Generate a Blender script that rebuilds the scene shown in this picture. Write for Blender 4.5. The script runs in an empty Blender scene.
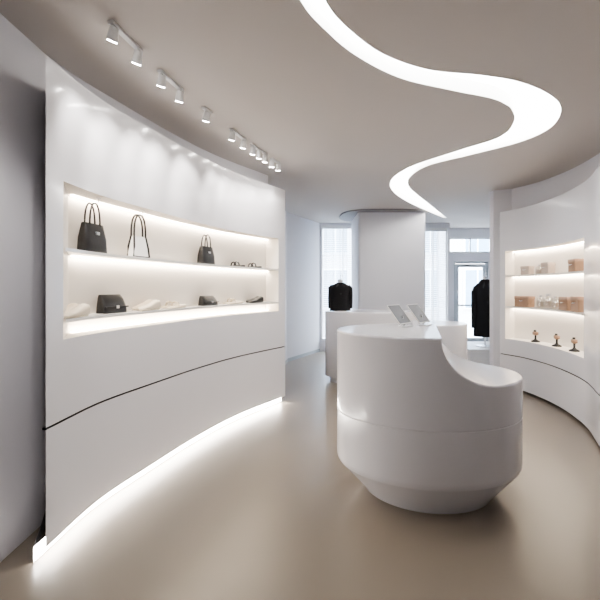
import bpy, math
from mathutils import Vector, Matrix
from mathutils.geometry import tessellate_polygon

CEIL=2.95
# ---------------------------------------------------------------- materials
def mat(name,col,rough=0.5,metal=0.0,emit=None,es=0.0,var=0.0,scale=6.0,coat=0.0,bump=0.0,rvar=0.0,sheen=0.0):
    m=bpy.data.materials.new(name); m.use_nodes=True
    nt=m.node_tree; b=nt.nodes['Principled BSDF']
    b.inputs['Base Color'].default_value=(*col,1)
    b.inputs['Roughness'].default_value=rough
    b.inputs['Metallic'].default_value=metal
    if coat: 
        b.inputs['Coat Weight'].default_value=coat; b.inputs['Coat Roughness'].default_value=0.08
    if emit:
        b.inputs['Emission Color'].default_value=(*emit,1); b.inputs['Emission Strength'].default_value=es
    if var or bump or rvar:
        tc=nt.nodes.new('ShaderNodeTexCoord')
        n=nt.nodes.new('ShaderNodeTexNoise'); n.inputs['Scale'].default_value=scale; n.inputs['Detail'].default_value=5
        nt.links.new(tc.outputs['Object'],n.inputs['Vector'])
        if var:
            r=nt.nodes.new('ShaderNodeValToRGB')
            r.color_ramp.elements[0].position=0.3; r.color_ramp.elements[1].position=0.7
            r.color_ramp.elements[0].color=(*[max(0,c*(1-var)) for c in col],1)
            r.color_ramp.elements[1].color=(*[min(1,c*(1+var)) for c in col],1)
            nt.links.new(n.outputs['Fac'],r.inputs['Fac']); nt.links.new(r.outputs['Color'],b.inputs['Base Color'])
        if rvar:
            mr=nt.nodes.new('ShaderNodeMapRange'); mr.inputs['To Min'].default_value=rough-rvar; mr.inputs['To Max'].default_value=rough+rvar
            nt.links.new(n.outputs['Fac'],mr.inputs['Value']); nt.links.new(mr.outputs['Result'],b.inputs['Roughness'])
        if bump:
            bp=nt.nodes.new('ShaderNodeBump'); bp.inputs['Strength'].default_value=bump; bp.inputs['Distance'].default_value=0.01
            nt.links.new(n.outputs['Fac'],bp.inputs['Height']); nt.links.new(bp.outputs['Normal'],b.inputs['Normal'])
    return m
def glassmat(name,tint=(0.92,0.97,1.0),gloss=0.08):
    m=bpy.data.materials.new(name); m.use_nodes=True; nt=m.node_tree
    nt.nodes.clear()
    o=nt.nodes.new('ShaderNodeOutputMaterial'); mx=nt.nodes.new('ShaderNodeMixShader')
    t=nt.nodes.new('ShaderNodeBsdfTransparent'); g=nt.nodes.new('ShaderNodeBsdfGlossy')
    t.inputs['Color'].default_value=(*tint,1); g.inputs['Roughness'].default_value=0.03
    mx.inputs[0].default_value=gloss
    nt.links.new(t.outputs[0],mx.inputs[1]); nt.links.new(g.outputs[0],mx.inputs[2]); nt.links.new(mx.outputs[0],o.inputs[0])
    return m
M_wall=mat('white_plaster',(0.77,0.765,0.80),0.6,var=0.01,scale=1)
M_gloss=mat('white_lacquer',(0.80,0.795,0.825),0.2,coat=0.6)
M_niche=mat('niche_lacquer',(0.88,0.84,0.79),0.45)
M_seam=mat('dark_seam',(0.02,0.02,0.02),0.6,var=0.1)
M_ceil=mat('warm_grey_ceiling_paint',(0.58,0.54,0.505),0.75,var=0.008,scale=.7)
M_floor=mat('polished_taupe_concrete',(0.245,0.21,0.172),0.30,var=0.035,scale=0.35)
M_cove=mat('cove_light_diffuser',(0.9,0.9,0.88),0.5,emit=(1,0.97,0.94),es=11)
M_coveled=mat('cove_led',(0.9,0.9,0.9),0.5,emit=(1,0.98,0.95),es=26)
M_led=mat('toe_led',(1,1,1),0.5,emit=(1,0.94,0.87),es=38)
M_ledn=mat('niche_led',(1,1,1),0.5,emit=(1,0.86,0.70),es=50)
M_shelf=mat('shelf_white_glass',(0.85,0.84,0.82),0.12,var=0.01)
M_black=mat('black_leather',(0.012,0.012,0.013),0.38,bump=0.15,scale=60)
M_cloth=mat('black_cloth',(0.009,0.009,0.011),0.9,bump=0.3,scale=40)
M_metal=mat('brushed_steel',(0.75,0.75,0.76),0.28,metal=1.0,rvar=0.05)
M_cream=mat('cream_leather',(0.62,0.55,0.44),0.45,var=0.04,scale=20)
M_white=mat('white_enamel',(0.84,0.84,0.84),0.35,var=0.01)
M_tan=mat('tan_leather',(0.34,0.22,0.15),0.5,var=0.08,scale=15)
M_taupe=mat('taupe_box',(0.50,0.42,0.36),0.6,var=0.05,scale=10)
M_screen=mat('tablet_screen',(0.30,0.31,0.33),0.12,var=0.02)
M_lens=mat('spot_lens',(1,1,1),0.4,emit=(1,0.96,0.9),es=60)
M_counter=mat('counter_white_solid_surface',(0.79,0.785,0.82),0.22,coat=0.35)
M_frame=mat('door_frame_grey',(0.42,0.45,0.48),0.4,var=0.02)
M_glass=glassmat('clear_glass')
M_bottle=glassmat('bottle_glass',(0.85,0.85,0.83),0.25)
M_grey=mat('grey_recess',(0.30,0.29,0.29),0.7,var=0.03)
M_pave=mat('pavement',(0.45,0.45,0.46),0.8,var=0.1,scale=4)
def brickmat():
    m=mat('facade_brick',(0.5,0.48,0.46),0.8); nt=m.node_tree; b=nt.nodes['Principled BSDF']
    tc=nt.nodes.new('ShaderNodeTexCoord'); mp=nt.nodes.new('ShaderNodeMapping'); mp.inputs['Rotation'].default_value=(math.pi/2,0,0)
    br=nt.nodes.new('ShaderNodeTexBrick'); br.inputs['Scale'].default_value=3
    br.inputs['Color1'].default_value=(0.40,0.37,0.35,1); br.inputs['Color2'].default_value=(0.46,0.43,0.41,1); br.inputs['Mortar'].default_value=(0.5,0.5,0.5,1)
    nt.links.new(tc.outputs['Object'],mp.inputs['Vector']); nt.links.new(mp.outputs[0],br.inputs['Vector']); nt.links.new(br.outputs['Color'],b.inputs['Base Color'])
    return m
M_brick=brickmat()
M_facwin=mat('facade_window_glass',(0.10,0.16,0.22),0.1,var=0.1)
def blindmat():
    m=bpy.data.materials.new('blind_fabric'); m.use_nodes=True; nt=m.node_tree; nt.nodes.clear()
    o=nt.nodes.new('ShaderNodeOutputMaterial'); mx=nt.nodes.new('ShaderNodeMixShader')
    d=nt.nodes.new('ShaderNodeBsdfDiffuse'); t=nt.nodes.new('ShaderNodeBsdfTranslucent')
    d.inputs['Color'].default_value=(0.85,0.87,0.9,1); t.inputs['Color'].default_value=(0.85,0.88,0.93,1)
    mx.inputs[0].default_value=0.6
    nt.links.new(d.outputs[0],mx.inputs[1]); nt.links.new(t.outputs[0],mx.inputs[2]); nt.links.new(mx.outputs[0],o.inputs[0]); return m
M_blind=blindmat()

# ---------------------------------------------------------------- mesh builder
class MB:
    def __init__(s): s.v=[];s.f=[];s.m=[];s.mats=[];s.sm=[]
    def mi(s,m):
        if m not in s.mats: s.mats.append(m)
        return s.mats.index(m)
    def face(s,pts,m,sm=False):
        i=len(s.v); s.v+= [tuple(p) for p in pts]; s.f.append(tuple(range(i,i+len(pts)))); s.m.append(s.mi(m)); s.sm.append(sm)
    def grid(s,rows,m,closed=False,sm=True):
        base=len(s.v); n=len(rows[0]); k=s.mi(m)
        for r in rows: s.v+=[tuple(p) for p in r]
        for i in range(len(rows)-1):
            for j in range(n if closed else n-1):
                j2=(j+1)%n
                s.f.append((base+i*n+j,base+i*n+j2,base+(i+1)*n+j2,base+(i+1)*n+j)); s.m.append(k); s.sm.append(sm)
    def box(s,x0,x1,y0,y1,z0,z1,m,M=None,bev=0):
        P=[Vector((x,y,z)) for z in (z0,z1) for y in (y0,y1) for x in (x0,x1)]
        if M: P=[M@p for p in P]
        for q in ((0,2,3,1),(4,5,7,6),(0,1,5,4),(2,6,7,3),(0,4,6,2),(1,3,7,5)): s.face([P[i] for i in q],m)
    def loft(s,secs,m,n=24,cap=True,power=2.0,M=None):
        rows=[]
        for (cx,cy,z,rx,ry) in secs:
            r=[]
            for k in range(n):
                a=2*math.pi*k/n; c,si=math.cos(a),math.sin(a)
                p=Vector((cx+rx*math.copysign(abs(c)**(2/power),c),cy+ry*math.copysign(abs(si)**(2/power),si),z))
                r.append(M@p if M else p)
            rows.append(r)
        s.grid(rows,m,closed=True)
        if cap: s.face(rows[0][::-1],m); s.face(rows[-1],m)
    def tube(s,path,rad,m,n=10,cap=True):
        path=[Vector(p) for p in path]; rows=[]
        if not isinstance(rad,(list,tuple)): rad=[rad]*len(path)
        up=Vector((0.13,0.31,0.94))
        for i,p in enumerate(path):
            t=(path[min(i+1,len(path)-1)]-path[max(i-1,0)]).normalized()
            a=t.cross(up)
            if a.length<1e-3: a=t.cross(Vector((1,0,0)))
            a.normalize(); b=t.cross(a)
            rows.append([p+(a*math.cos(2*math.pi*k/n)+b*math.sin(2*math.pi*k/n))*rad[i] for k in range(n)])
        s.grid(rows,m,closed=True)
        if cap: s.face(rows[0][::-1],m); s.face(rows[-1],m)
    def obj(s,name,M=None,fix=True,parent=None):
        me=bpy.data.meshes.new(name); me.from_pydata(s.v,[],s.f)
        for m in s.mats: me.materials.append(m)
        for i,p in enumerate(me.polygons): p.material_index=s.m[i]; p.use_smooth=s.sm[i]
        me.update()
        o=bpy.data.objects.new(name,me); bpy.context.collection.objects.link(o)
        if M: o.matrix_world=M
        if parent: o.parent=parent
        return o

def catmull(pts,n=8):
    P=[Vector(p) for p in pts]; P=[P[0]*2-P[1]]+P+[P[-1]*2-P[-2]]; out=[]
    for i in range(1,len(P)-2):
        for k in range(n):
            t=k/n; a,b,c,d=P[i-1],P[i],P[i+1],P[i+2]
            out.append(0.5*((2*b)+(c-a)*t+(2*a-5*b+4*c-d)*t*t+(3*b-a-3*c+d)*t**3))
    out.append(P[-2].copy()); return out

class Wall:
    def __init__(s,pts,side):
        s.c=catmull(pts,20); s.side=side; s.y0=s.c[0].y; s.y1=s.c[-1].y
    def P(s,y):
        c=s.c; y=max(s.y0,min(s.y1,y))
        for i in range(len(c)-1):
            if c[i+1].y>=y: break
        t=(y-c[i].y)/(c[i+1].y-c[i].y)
        return c[i].lerp(c[i+1],t)
    def T(s,y):
        h=0.08; a=s.P(max(s.y0,y-h)); b=s.P(min(s.y1,y+h)); return (b-a).normalized()
    def N(s,y):
        t=s.T(y); return Vector((-t.y,t.x)) if s.side=='L' else Vector((t.y,-t.x))
    def off(s,y,d): return s.P(y)+s.N(y)*d
    def back(s,y,d,sh): 
        yy=min(s.y1,y+sh*max(0,1-(y-s.y0)/1.0)); return s.off(yy,d)
LW=Wall([(-1.36,2.14),(-1.315,2.63),(-1.17,3.12),(-.945,3.78),(-.66,4.4),(-.19,5.12)],'L')
RW=Wall([(2.70,3.6),(2.98,4.2),(3.13,4.9),(3.11,5.5),(2.95,5.9)],'R')

def z3(p,z): return (p[0],p[1],z)
def unit(W,sh,zb,zt,n0,n1,nz0,nz1,shelves,seams,name,depth,wd,toe_led,led_levels):
    b=MB()
    def ys(a,c,n=50): return [a+(c-a)*k/n for k in range(n+1)]
    Y=ys(W.y0,W.y1)
    def vs(yl,d,za,zc,m,fn=None):
        fn=fn or (lambda y,d:W.off(y,d))
        b.grid([[z3(fn(y,d),za) for y in yl],[z3(fn(y,d),zc) for y in yl]],m)
    bk=lambda y,d:W.back(y,d,sh)
    # fronts
    z=zb
    for sz in seams:
        vs(Y,0,z,sz-0.006,M_gloss); vs(Y,0.02,sz-0.006,sz+0.006,M_seam)
        b.grid([[z3(W.off(y,0),sz-0.006) for y in Y],[z3(W.off(y,0.02),sz-0.006) for y in Y]],M_seam)
        b.grid([[z3(W.off(y,0),sz+0.006) for y in Y],[z3(W.off(y,0.02),sz+0.006) for y in Y]],M_seam)
        z=sz+0.006
    vs(Y,0,z,nz0,M_gloss); vs(Y,0,nz1,zt,M_gloss)
    vs(ys(W.y0,n0,8),0,nz0,nz1,M_gloss); vs(ys(n1,W.y1,8),0,nz0,nz1,M_gloss)
    # niche
    N=ys(n0,n1)
    vs(N,depth,nz0,nz1,M_niche,bk)
    for zz in (nz0,nz1):
        b.grid([[z3(W.off(y,0),zz) for y in N],[z3(bk(y,depth),zz) for y in N]],M_niche)
    for yy in (n0,n1):
        a=W.off(yy,0); c=bk(yy,depth); b.face([z3(a,nz0),z3(c,nz0),z3(c,nz1),z3(a,nz1)],M_niche)
    # shelves
    for sz in shelves:
        f=lambda y:W.off(y,-0.012); g=lambda y:bk(y,depth)
        N2=ys(n0+0.004,n1-0.004)
        A=[z3(f(y),sz) for y in N2];B=[z3(g(y),sz) for y in N2];C=[z3(g(y),sz-0.02) for y in N2];D=[z3(f(y),sz-0.02) for y in N2]
        b.grid([A,B],M_shelf); b.grid([D,C],M_shelf); b.grid([A,D],M_shelf)
        for e in (0,-1): b.face([A[e],B[e],C[e],D[e]],M_shelf)
    # leds
    for lz,up in led_levels:
        b.grid([[z3(bk(y,depth-0.035),lz) for y in N],[z3(bk(y,depth-0.012),lz) for y in N]],M_ledn)
    # top, bottom, ends
    for zz in (zt,zb):
        b.grid([[z3(W.off(y,0),zz) for y in Y],[z3(bk(y,wd),zz) for y in Y]],M_gloss)
    for yy in (W.y0,W.y1):
        a=W.off(yy,0); c=bk(yy,wd); b.face([z3(a,zb),z3(c,zb),z3(c,zt),z3(a,zt)],M_gloss)
    # toe kick
    tk=0.07 if toe_led else 0.14
    tf=W.off if toe_led else bk
    vs(Y,tk,0,zb,M_gloss,tf)
    for yy in (W.y0,W.y1):
        a=tf(yy,tk); c=bk(yy,wd); b.face([z3(a,0),z3(c,0),z3(c,zb),z3(a,zb)],M_gloss)
    if toe_led:
        vs(Y,tk-0.008,0.012,zb-.002,M_led)
    return b.obj(name)
unit(LW,0.36,0.085,2.72,2.28,5.0,1.18,2.085,[1.705,1.295],[0.72],'curved_display_unit',0.20,0.27,True,[(2.08,0),(1.68,0),(1.187,0)])
unit(RW,0.2,0.04,2.58,4.2,5.82,0.73,2.0,[1.65,1.20],[0.50],'curved_display_unit',0.20,0.24,False,[(1.995,0),(1.625,0),(1.175,0)])

# ---------------------------------------------------------------- shell
def vwall(path,name,z0=0,z1=CEIL,m=M_wall):
    b=MB(); b.grid([[z3(p,z0) for p in path],[z3(p,z1) for p in path]],m,sm=False); return b.obj(name)
def vwall_s(path,name,m=M_wall):
    b=MB(); b.grid([[z3(p,0) for p in path],[z3(p,CEIL) for p in path]],m,sm=True)
    o=b.obj(name)
    return o
Lp=[LW.back(LW.y0+(LW.y1-LW.y0)*k/50,0.275,0.36) for k in range(51)]
Lfull=[(-1.61,-2),(-1.61,0.2),(-1.61,2.2)]+Lp
vwall_s(Lfull,'wall_left')
vwall([Lp[-1],(-.50,6.2),(-.26,7.9),(.45,9.2)],'wall_left_rear')
Rp=[RW.back(RW.y0+(RW.y1-RW.y0)*k/50,0.245,0.2) for k in range(51)]
vwall_s([(3.0,-2),(2.97,1.5),(2.96,3.0)]+Rp,'wall_right')
vwall([Rp[-1],(2.94,6.08),(2.94,6.2),(4.9,6.3),(4.9,10)],'wall_right_rear')
vwall([(-1.61,-2),(3.0,-2)],'wall_behind')
def holewall(x0,x1,y,holes,name,th=0.12):
    b=MB(); xs=sorted({x0,x1,*[h[0] for h in holes],*[h[1] for h in holes]}); zs=sorted({0,CEIL,*[h[2] for h in holes],*[h[3] for h in holes]})
    for i in range(len(xs)-1):
        for j in range(len(zs)-1):
            cx=(xs[i]+xs[i+1])/2; cz=(zs[j]+zs[j+1])/2
            if any(h[0]<cx<h[1] and h[2]<cz<h[3] for h in holes): continue
            for yy in (y,y+th): b.face([(xs[i],yy,zs[j]),(xs[i+1],yy,zs[j]),(xs[i+1],yy,zs[j+1]),(xs[i],yy,zs[j+1])],M_wall)
    for h in holes:
        a,c,d,e=h
        for q in ([(a,d),(c,d)],[(c,d),(c,e)],[(c,e),(a,e)],[(a,e),(a,d)]):
            b.face([(q[0][0],y,q[0][1]),(q[1][0],y,q[1][1]),(q[1][0],y+th,q[1][1]),(q[0][0],y+th,q[0][1])],M_wall)
    return b.obj(name)
holewall(.45,3.45,9.2,[(.48,1.5,.25,2.90),(2.75,3.40,.25,2.84)],'wall_back')
vwall([(3.45,9.2),(3.45,10.0)],'wall_back_return')
holewall(3.45,4.9,10.0,[(3.85,4.72,0,2.12),(3.72,4.82,2.33,2.72)],'wall_entrance')
b=MB(); b.face([(-4,-2,0),(6,-2,0),(6,10.12,0),(-4,10.12,0)],M_floor); b.obj('floor')

# ceiling with recessed sinuous cove
outer=[(-.15,.5),(-.12,1.1),(.0,1.65),(.128,2.049),(.286,2.288),(.539,2.534),(.881,2.710),(1.248,2.774),(1.577,2.868),(1.914,3.063),(2.168,3.322),(2.311,3.698),(2.23,4.055),(1.893,4.455),(1.566,4.82),(1.47,5.25),(1.556,5.765),(1.96,6.533),(3.132,8.522)]
inner=[(-.38,.5),(-.32,1.1),(-.15,1.65),(.0,2.049),(.112,2.244),(.348,2.534),(.703,2.813),(1.119,2.985),(1.478,3.111),(1.647,3.213),(1.761,3.322),(1.907,3.564),(1.96,3.92),(1.717,4.292),(1.386,4.82),(1.254,5.394),(1.394,6.062),(1.925,7.0),(3.05,8.50)]
O=catmull([(x,y,0) for x,y in outer],8); I=catmull([(x,y,0) for x,y in inner],8)
rect=[Vector((-4,-2,0)),Vector((6,-2,0)),Vector((6,10.12,0)),Vector((-4,10.12,0))]
hole=O+I[::-1]
tris=tessellate_polygon([rect,hole]); allp=rect+hole
b=MB(); b.v=[(p.x,p.y,CEIL) for p in allp]; k=b.mi(M_ceil)
for t in tris: b.f.append(tuple(t)); b.m.append(k); b.sm.append(False)
b.obj('ceiling')
RD=0.11
b=MB()
b.grid([[(p.x,p.y,CEIL) for p in O],[(p.x,p.y,CEIL+RD) for p in O]],M_white)
b.grid([[(p.x,p.y,CEIL) for p in I],[(p.x,p.y,CEIL+RD) for p in I]],M_white)
b.grid([[(p.x,p.y,CEIL+RD) for p in O],[(p.x,p.y,CEIL+RD) for p in I]],M_cove)
for e in (0,-1): b.face([(O[e].x,O[e].y,CEIL),(I[e].x,I[e].y,CEIL),(I[e].x,I[e].y,CEIL+RD),(O[e].x,O[e].y,CEIL+RD)],M_white)
A=[p.lerp(q,0.04) for p,q in zip(O,I)]; B=[p.lerp(q,0.22) for p,q in zip(O,I)]
b.grid([[(p.x,p.y,CEIL+RD-.006) for p in A],[(p.x,p.y,CEIL+RD-.006) for p in B]],M_coveled)
b.obj('ceiling_cove_light')

# square column with softened corners, grey ceiling disc coloured to stand in for a dark recess
b=MB(); x0,x1,y0,y1,r=1.13,2.44,7.75,8.85,.05
loop=[]
for (qx,qy,a0) in ((x1-r,y1-r,0),(x0+r,y1-r,90),(x0+r,y0+r,180),(x1-r,y0+r,270)):
    for k in range(7):
        a=math.radians(a0+15*k); loop.append((qx+r*math.cos(a),qy+r*math.sin(a)))
b.grid([[z3(p,0) for p in loop],[z3(p,2.93) for p in loop]],M_wall,closed=True,sm=False); b.obj('wall_column')
b=MB(); b.loft([(1.66,8.2,2.925,.84,.70),(1.66,8.2,CEIL-.002,.84,.70)],M_grey,n=64,power=3); b.obj('dark_recess_disc_1')
# baseboard on rear left
b=MB(); pth=[(-.48,6.2),(-.24,7.9),(.46,9.17)]
b.grid([[z3(p,0) for p in pth],[z3(p,.07) for p in pth]],M_frame,sm=False); b.obj('baseboard_left')

# windows and blinds
def window(x0,x1,z0,z1,y,name,mull=1):
    b=MB(); t=.04
    b.box(x0,x0+t,y+.03,y+.09,z0,z1,M_white); b.box(x1-t,x1,y+.03,y+.09,z0,z1,M_white)
    b.box(x0+t,x1-t,y+.03,y+.09,z0,z0+t,M_white); b.box(x0+t,x1-t,y+.03,y+.09,z1-t,z1,M_white)
    for k in range(1,mull+1):
        xx=x0+(x1-x0)*k/(mull+1); b.box(xx-.015,xx+.015,y+.035,y+.085,z0+t,z1-t,M_white)
    b.face([(x0+t,y+.06,z0+t),(x1-t,y+.06,z0+t),(x1-t,y+.06,z1-t),(x0+t,y+.06,z1-t)],M_glass)
    b.obj(name)
window(.48,1.5,.25,2.90,9.2,'window_1'); window(2.75,3.40,.25,2.84,9.2,'window_2'); window(3.72,4.82,2.33,2.72,10.0,'window_3',1)
def blind(x0,x1,z0,z1,y,name):
    b=MB(); z=z0+.02; 
    while z<z1-.04:
        b.face([(x0,y-.012,z),(x1,y-.012,z),(x1,y+.008,z+.034),(x0,y+.008,z+.034)],M_blind); z+=.045
    k=x0+.08
    while k<x1: b.box(k-.004,k+.004,y-.016,y-.013,z0,z1,M_white); k+=.16
    b.box(x0,x1,y-.02,y+.015,z1-.04,z1,M_white); b.obj(name)
blind(.52,1.45,.30,2.86,9.205,'window_blind'); blind(2.79,3.36,.30,2.80,9.205,'window_blind')
# entrance door
b=MB(); x0,x1,y,zt=3.852,4.718,10.03,2.118
for a,c in ((x0,x0+.05),(x1-.05,x1)): b.box(a,c,y,y+.06,0,zt,M_frame)
b.box(x0+.05,x1-.05,y,y+.06,zt-.05,zt,M_frame)
for a,c in ((x0+.06,x0+.13),(x1-.13,x1-.06)): b.box(a,c,y+.01,y+.05,.02,zt-.06,M_frame)
b.box(x0+.13,x1-.13,y+.01,y+.05,.02,.2,M_frame); b.box(x0+.13,x1-.13,y+.01,y+.05,zt-.14,zt-.06,M_frame); b.box(x0+.13,x1-.13,y+.012,y+.048,1.0,1.04,M_frame)
b.face([(x0+.13,y+.03,.2),(x1-.13,y+.03,.2),(x1-.13,y+.03,zt-.14),(x0+.13,y+.03,zt-.14)],M_glass)
b.tube([(x0+.095,y,.85),(x0+.095,y-.05,.87),(x0+.095,y-.05,1.35),(x0+.095,y,1.37)],.012,M_metal)
b.obj('door_1')
# street outside
b=MB(); b.face([(-6,10.13,-.03),(14,10.13,-.03),(14,24,-.03),(-6,24,-.03)],M_pave); b.obj('pavement')
b=MB(); b.box(-4,13,17,18,-.03,7,M_brick)
for i in range(8):
    for j in range(3):
        xx=-3+i*2; zz=.6+j*2.3; b.box(xx-.06,xx+1.06,16.93,17,zz-.06,zz+1.66,M_white); b.box(xx,xx+1,16.9,16.93,zz,zz+1.6,M_facwin); b.box(xx+.48,xx+.52,16.88,16.9,zz,zz+1.6,M_white)
b.obj('building_facade')

# ---------------------------------------------------------------- counters
def main_counter():
    b=MB(); cx,cy,a,bb=.945,3.0,.665,.52; L=math.hypot(a,.3*bb); nx,ny=a/L,-.3*bb/L
    s0=.885; wdt=.40; e2s=lambda e:e*L+cx-.15
    def h(s):
        if s<=s0: return 1.16
        q=min(1,(s-s0)/wdt); return .85+.31*(1-math.sqrt(max(0,1-(1-q)**2)))
    ec=(s0-cx+.15)/L
    es=[-math.cos(math.pi*k/90) for k in range(91)]
    es+= [ec+ (k/24)**2*wdt/L for k in range(25)]
    es=sorted(set(round(e,6) for e in es if abs(e)<=1)); 
    es=[e for i,e in enumerate(es) if i==0 or e-es[i-1]>1e-4]
    def ends(e):
        q=math.sqrt(max(0,1-e*e)); f=(e*nx-q*(-ny),e*ny-q*nx); k=(e*nx+q*(-ny),e*ny+q*nx); return f,k
    rows=[];front=[];backp=[];hs=[]
    for e in es:
        f,k=ends(e); hh=h(e2s(e)); front.append(f); backp.append(k); hs.append(hh)
        rows.append([(cx+a*.985*(f[0]+(k[0]-f[0])*t/10),cy+bb*.985*(f[1]+(k[1]-f[1])*t/10),hh) for t in range(11)])
    ic=max(i for i,e in enumerate(es) if e<=ec+1e-4)
    b.grid(rows[:ic+1],M_counter); b.grid(rows[ic:],M_counter)
    loop=front+backp[::-1]; hl=hs+hs[::-1]
    def ring(sc,dz=None,z=None,ab=None):
        A,B=ab or (a,bb)
        return [(cx+A*sc*p[0],cy+B*sc*p[1],(z if z is not None else hl[i]+dz)) for i,p in enumerate(loop)]
    b.grid([ring(.985,0),ring(.994,-.003),ring(1,-.012)],M_counter,closed=True)
    b.grid([ring(1,-.012),ring(1,None,.583)],M_counter,closed=True)
    b.grid([ring(1,None,.583),ring(.992,None,.58),ring(.992,None,.576),ring(1,None,.573)],M_counter,closed=True)
    b.grid([ring(1,None,.573),ring(1,None,.25),ring(.995,None,.225),ring(.98,None,.205)],M_counter,closed=True)
    b.grid([ring(.98,None,.205),ring(1,None,.03,(.48,.41)),ring(1,None,0,(.46,.395))],M_counter,closed=True)
    b.obj('sculpted_reception_counter')
main_counter()
def oval_counter(cx,cy,a,bb,h,name):
    b=MB()
    b.loft([(cx,cy,0,a*.9,bb*.9),(cx,cy,.08,a*.9,bb*.9),(cx,cy,.09,a,bb),(cx,cy,h-.02,a,bb),(cx,cy,h-.005,a*.992,bb*.992),(cx,cy,h,a*.975,bb*.97)],M_counter,n=72); b.obj(name)
oval_counter(1.17,6.35,.77,.42,1.10,'oval_display_counter')
oval_counter(1.66,4.95,.38,.38,1.04,'round_display_counter')
b=MB(); b.box(2.98,3.85,7.0,8.0,0,.36,M_white); b.box(2.96,3.87,6.98,8.02,.36,.39,M_white); b.obj('display_plinth')

# ---------------------------------------------------------------- tablets
def tablet(x,y,z,rot):
    b=MB(); T=Matrix.Translation((0,0,.02))@Matrix.Rotation(math.radians(-38),4,'X')
    b.loft([(0,0,-.0,.085,.045),(0,0,.006,.085,.045)],M_metal,n=32)
    b.tube([(0,.01,.005),(0,.03,.04),(0,.03,.08)],.009,M_metal)
    b.box(-.11,.11,-.004,.004,0,.19,M_white,T); b.box(-.102,.102,-.0052,-.004,.008,.182,M_screen,T)
    b.obj('tablet_on_stand',Matrix.Translation((x,y,z))@Matrix.Rotation(rot,4,'Z'))
tablet(.86,3.25,1.161,math.radians(50)); tablet(1.05,3.36,1.161,math.radians(50))

# ---------------------------------------------------------------- garments
def dress(name,x,y,z,hgt,w,long=False):
    b=MB()
    st=0.0
    H=hgt
    if long:
        b.loft([(0,0,0,.16,.16),(0,0,.015,.16,.16)],M_metal,n=32); b.tube([(0,0,.01),(0,0,.35)],.012,M_metal); st=.18
    else:
        b.loft([(0,0,0,.10,.10),(0,0,.012,.10,.10)],M_metal,n=32); st=.01
    g=[(0,0,st,w*.50,w*.27),(0,0,st+H*.15,w*.49,w*.27),(0,0,st+H*.42,w*.42,w*.24),(0,0,st+H*.62,w*.44,w*.26),(0,-.01,st+H*.78,w*.48,w*.25),(0,0,st+H*.88,w*.46,w*.19),(0,0,st+H*.95,w*.28,w*.15),(0,0,st+H,w*.15,w*.13)]
    b.loft(g,M_cloth,n=40)
    b.loft([(0,0,st+H,.04,.04),(0,0,st+H+.03,.038,.038),(0,0,st+H+.04,.045,.045),(0,0,st+H+.05,.03,.03)],M_metal,n=20)
    b.tube([(0,0,st+H+.05),(0,0,st+H+.10),(.015,0,st+H+.125),(.035,0,st+H+.115),(.035,0,st+H+.095)],.005,M_metal)
    if long:
      for s in (-1,1):
        b.tube([(s*w*.38,0,st+H*.86),(s*w*.46,0,st+H*.78),(s*w*.50,-.01,st+H*.5),(s*w*.51,-.02,st+H*.15)],[.05*w/.4,.055*w/.4,.045*w/.4,.04*w/.4],M_cloth,n=14)
    else:
      for s in (-1,1):
        b.tube([(s*w*.36,0,st+H*.88),(s*w*.45,0,st+H*.80),(s*w*.48,-.01,st+H*.5),(s*w*.485,-.01,st+H*.08)],[.035,.045,.035,.03],M_cloth,n=14)
    for s in (-1,1):  # lapels
        b.face([(s*w*.10,-w*.15,st+H*.98),(s*w*.20,-w*.20,st+H*.88),(s*.004,-w*.275,st+H*.55),(s*.002,-w*.26,st+H*.70)],M_black)
    b.obj(name,Matrix.Translation((x,y,z)))
dress('black_jacket_on_stand',.63,6.26,1.10,.44,.33)
dress('black_coat_on_stand',3.40,7.35,.39,1.05,.42,True)

# ---------------------------------------------------------------- shelf items
def frame(W,y,d,z,spin=0):
    p=W.off(y,d); t=W.T(y); n=W.N(y)
    yv=-n; zv=Vector((0,0,1)); xv=Vector((yv.y,-yv.x))
    M=Matrix(((xv.x,yv.x,0,p.x),(xv.y,yv.y,0,p.y),(0,0,1,z),(0,0,0,1)))
    return M@Matrix.Rotation(spin,4,'Z')
def arc(w,z0,h,n=16,y=0): return [(w*math.cos(math.pi*k/n),y,z0+h*math.sin(math.pi*k/n)**.7) for k in range(n+1)]
def tote(M,w,h,hh,m=M_black,name='black_tote_bag'):
    b=MB()
    b.loft([(0,0,0,w*.46,.045),(0,0,.008,w*.50,.052),(0,0,h*.5,w*.49,.045),(0,0,h*.97,w*.44,.022),(0,0,h,w*.43,.018)],m,n=40,power=5)
    for s in (-1,1): b.tube([(x,y+s*.02,z) for x,y,z in arc(w*.24,h-.03,hh+.03)],.006,m,n=8)
    b.box(-w*.07,w*.07,.03,.047,h*.62,h*.72,M_metal)
    b.obj(name,M)
tote(frame(LW,2.68,.10,1.706),.20,.20,.14)
tote(frame(LW,4.00,.10,1.706),.20,.18,.12)
# framed handbag: cream body with black piping
b=MB(); w,h=.18,.17
b.loft([(0,0,0,w*.5,.035),(0,0,h*.5,w*.44,.028),(0,0,h,w*.36,.014)],M_shelf,n=40,power=6)
for s in (-1,1):
    b.tube([(-w*.5,s*.03,.008),(-w*.44,s*.028,h*.5),(-w*.37,s*.014,h)]+[(x,s*.014,z) for x,_,z in arc(w*.36,h,.17)[::-1]]+[(w*.44,s*.028,h*.5),(w*.5,s*.03,.008),(-w*.5,s*.03,.008)],.0075,M_black,n=8)
b.obj('white_handbag_with_black_trim',frame(LW,3.11,.10,1.706))
# hooks
for yy in (2.70,3.12):
    b=MB(); b.loft([(0,0,0,.016,.016),(0,0,-.006,.016,.016)],M_metal,n=16)
    b.tube([(0,0,-.004),(0,0,-.03),(.012,0,-.045),(.026,0,-.035)],.004,M_metal,n=8)
    b.obj('ceiling_hook',frame(LW,yy,.07,2.084))

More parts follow.
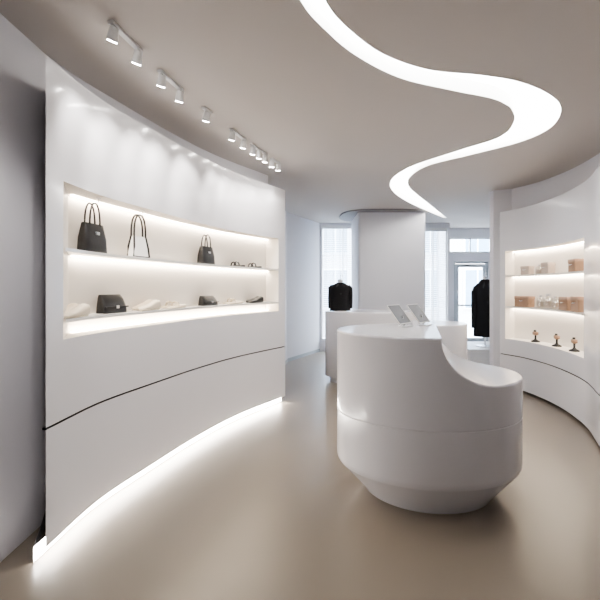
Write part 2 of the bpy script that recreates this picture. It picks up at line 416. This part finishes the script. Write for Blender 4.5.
def shoe(b,ox,oy,m,L=.24,heel=0.0,low=False,ry=0):
    M=Matrix.Translation((ox,oy,0))@Matrix.Rotation(ry,4,'Z')
    # sections along x (heel->toe)
    n=16; rows=[]
    pr=[(0,.028,.075 if not low else .03),(.12,.034,.08 if not low else .03),(.35,.033,.062 if not low else .022),(.6,.041,.045 if not low else .02),(.8,.043,.034 if not low else .016),(.94,.033,.026 if not low else .012),(1.0,.012,.014 if not low else .008)]
    for t,wd,ht in pr:
        wd*=L/.24; ht*=L/.24
        base=heel*max(0,1-t/.65)**1.3 if heel else 0
        r=[]
        for k in range(n):
            a=2*math.pi*k/n; c,s=math.cos(a),math.sin(a)
            r.append(M@Vector((t*L-L/2,wd*math.copysign(abs(c)**.8,c),base+ht*(.5+.5*math.copysign(abs(s)**.7,s)))))
        rows.append(r)
    b.grid(rows,m,closed=True); b.face(rows[0][::-1],m); b.face(rows[-1],m)
    # sole
    b.loft([(0,0,0,L*.49,L*.15),(0,0,.006,L*.5,L*.16)] if not heel else [(L*.22,0,0,L*.26,L*.14),(L*.22,0,.005,L*.26,L*.15)],m,n=24,M=M)
    if heel: b.tube([M@Vector((-L*.44,0,0)),M@Vector((-L*.42,0,heel*.6)),M@Vector((-L*.40,0,heel+.02))],[.005,.006,.014],m,n=10)
    if low:
        b.tube([M@Vector(p) for p in [(L*.1,-.038,.01),(L*.1,-.025,.045),(L*.12,0,.055),(L*.1,.025,.045),(L*.1,.038,.01)]],.008,m,n=8)
def pair(W,y,d,z,m,name,spin=0,gap=.045,**k):
    b=MB(); shoe(b,0,-gap,m,**k); shoe(b,.05,gap,m,**k); b.obj(name,frame(W,y,d,z,spin))
Z1=1.296;Z2=1.706
pair(LW,4.47,.10,Z2,M_black,'black_sandals',low=True,L=.20)
pair(LW,4.72,.10,Z2,M_black,'black_sandals',low=True,L=.20)
pair(LW,2.50,.09,Z1,M_cream,'cream_loafers',spin=.15)
pair(LW,3.22,.10,Z1,M_cream,'cream_loafers',spin=.1)
pair(LW,3.56,.10,Z1,M_cream,'cream_loafers',spin=.1,low=True)
pair(LW,4.42,.10,Z1,M_cream,'cream_loafers',low=True)
pair(LW,4.74,.10,Z1,M_black,'black_loafers',L=.22)
def clutch(M,w,h,name='black_clutch_bag'):
    b=MB()
    b.loft([(0,0,0,w*.5,.05),(0,0,h*.3,w*.5,.045),(0,-.01,h*.75,w*.46,.03),(0,-.02,h,w*.42,.015)],M_black,n=32,power=5)
    b.box(-w*.48,w*.48,.035,.052,h*.28,h*.36,M_black); b.box(-.012,.012,.05,.056,h*.24,h*.4,M_metal)
    b.obj(name,M)
clutch(frame(LW,2.85,.10,Z1),.23,.13); clutch(frame(LW,4.03,.10,Z1),.24,.095)

# right shelves
ZR=[1.651,1.201,.731]
def bx(W,y,z,w,d,h,m,name,lid=True):
    b=MB(); b.loft([(0,0,0,w/2,d/2),(0,0,h*.72,w/2,d/2)],m,n=32,power=12)
    b.loft([(0,0,h*.72,w/2+.004,d/2+.004),(0,0,h*.98,w/2+.004,d/2+.004),(0,0,h,w/2,d/2)],m,n=32,power=12)
    b.tube([(-.02,d/2+.004,h*.6),(-.015,d/2+.018,h*.55),(.015,d/2+.018,h*.55),(.02,d/2+.004,h*.6)],.004,M_metal,n=8)
    b.obj(name,frame(W,y,.10,z))
def bottle(W,y,z,r,h,d=.1):
    b=MB(); b.loft([(0,0,0,r*.9,r*.9),(0,0,.006,r,r),(0,0,h*.7,r,r),(0,0,h*.78,r*.45,r*.45),(0,0,h*.84,r*.4,r*.4)],M_bottle,n=28)
    b.loft([(0,0,h*.84,r*.5,r*.5),(0,0,h,r*.5,r*.5)],M_metal,n=20); b.loft([(0,0,.01,r*.88,r*.88),(0,0,h*.5,r*.88,r*.88)],M_taupe,n=24)
    b.obj('perfume_bottle',frame(W,y,d,z))
bx(RW,5.58,ZR[0],.14,.10,.12,M_taupe,'leather_box'); bottle(RW,5.38,ZR[0],.045,.13); bx(RW,5.22,ZR[0],.14,.1,.15,M_taupe,'leather_box'); bx(RW,4.62,ZR[0],.17,.12,.15,M_tan,'leather_box')
bx(RW,5.62,ZR[1],.24,.12,.15,M_tan,'leather_box'); bottle(RW,5.36,ZR[1],.045,.17); bottle(RW,5.22,ZR[1],.055,.19); bottle(RW,5.07,ZR[1],.05,.16)
bx(RW,4.82,ZR[1],.20,.12,.16,M_tan,'leather_box'); bx(RW,4.55,ZR[1],.20,.12,.17,M_tan,'leather_box')
for yy in (5.45,5.05,4.68):
    b=MB(); b.loft([(0,0,0,.055,.055),(0,0,.012,.055,.055),(0,0,.03,.02,.02),(0,0,.045,.012,.012),(0,0,.09,.012,.012)],M_black,n=24)
    b.loft([(0,0,.09,.016,.016),(0,0,.10,.045,.03),(0,0,.13,.045,.032),(0,0,.138,.035,.025)],M_tan,n=24)
    b.loft([(.01,0,.138,.018,.016),(.01,0,.155,.018,.016),(.01,0,.162,.010,.010)],M_black,n=20)
    b.obj('jewellery_stand',frame(RW,yy,.10,ZR[2]))

# ---------------------------------------------------------------- track spotlights (plate from p to q along the ceiling, heads aimed at wall W)
def spot(p,q,W,tz=2.2,n=2,energy=20,target=None):
    p=Vector(p);q=Vector(q); c0=(p+q)/2; dx=(q-p).normalized(); L=(q-p).length
    dy=Vector((-dx.y,dx.x))
    M=Matrix(((dx.x,dy.x,0,c0.x),(dx.y,dy.y,0,c0.y),(0,0,1,CEIL),(0,0,0,1))); Mi=M.inverted()
    b=MB(); b.box(-L/2,L/2,-.016,.016,-.016,0,M_white); lam=[]
    for k in range(n):
        xx=0 if n==1 else (k/(n-1)-.5)*L*.8
        wp=M@Vector((xx,0,0)); best=min([W.P(W.y0+(W.y1-W.y0)*i/80) for i in range(81)],key=lambda a:(a-Vector((wp.x,wp.y+.25))).length)
        T=Mi@Vector((best.x,best.y,tz)) if not target else Mi@Vector((target[0],wp.y+target[1],tz)); c=Vector((xx,0,-.06)); dv=(T-c).normalized()
        b.tube([(xx,0,-.014),(xx,0,-.05)],.006,M_white)
        b.tube([c-dv*.036,c+dv*.036],[.024,.03],M_white,n=20)
        b.tube([c+dv*.0362,c+dv*.042],.026,M_lens,n=20); lam.append((c+dv*.06,dv))
    o=b.obj('track_spotlight',M)
    for c,dv in lam:
        l=bpy.data.lights.new('spot_lamp','SPOT'); l.energy=energy; l.spot_size=math.radians(64); l.spot_blend=.8; l.shadow_soft_size=.03; l.color=(1,.95,.90)
        lo=bpy.data.objects.new('spot_lamp',l); bpy.context.collection.objects.link(lo); lo.parent=o
        lo.location=c; lo.rotation_euler=dv.to_track_quat('-Z','Y').to_euler()
spot((-1.045,2.20),(-.99,2.48),LW,energy=36); spot((-.95,2.70),(-.88,2.98),LW,energy=36); spot((-.79,3.25),(-.75,3.36),LW,n=1,energy=42)
spot((-.64,3.70),(-.55,3.97),LW,energy=30); spot((-.50,4.10),(-.37,4.42),LW,n=3,energy=22); spot((-.33,4.55),(-.25,4.72),LW,energy=18)
spot((-.75,1.25),(-.75,1.53),LW,tz=1.2,energy=30,target=(-1.6,.7))  # extra pair out of view, added to brighten the near left wall

# ---------------------------------------------------------------- world / camera
w=bpy.data.worlds.new('world'); bpy.context.scene.world=w; w.use_nodes=True
bg=w.node_tree.nodes['Background']; bg.inputs[0].default_value=(.82,.90,1,1); bg.inputs[1].default_value=34.0
bpy.context.scene.view_settings.look='AgX - Medium High Contrast'
cam=bpy.data.cameras.new('camera'); co=bpy.data.objects.new('camera',cam); bpy.context.collection.objects.link(co)
co.location=(0,0,1.48); co.rotation_euler=(math.pi/2,0,0); cam.lens=24; cam.sensor_width=36; cam.shift_y=-13/600; cam.clip_start=.05
bpy.context.scene.camera=co
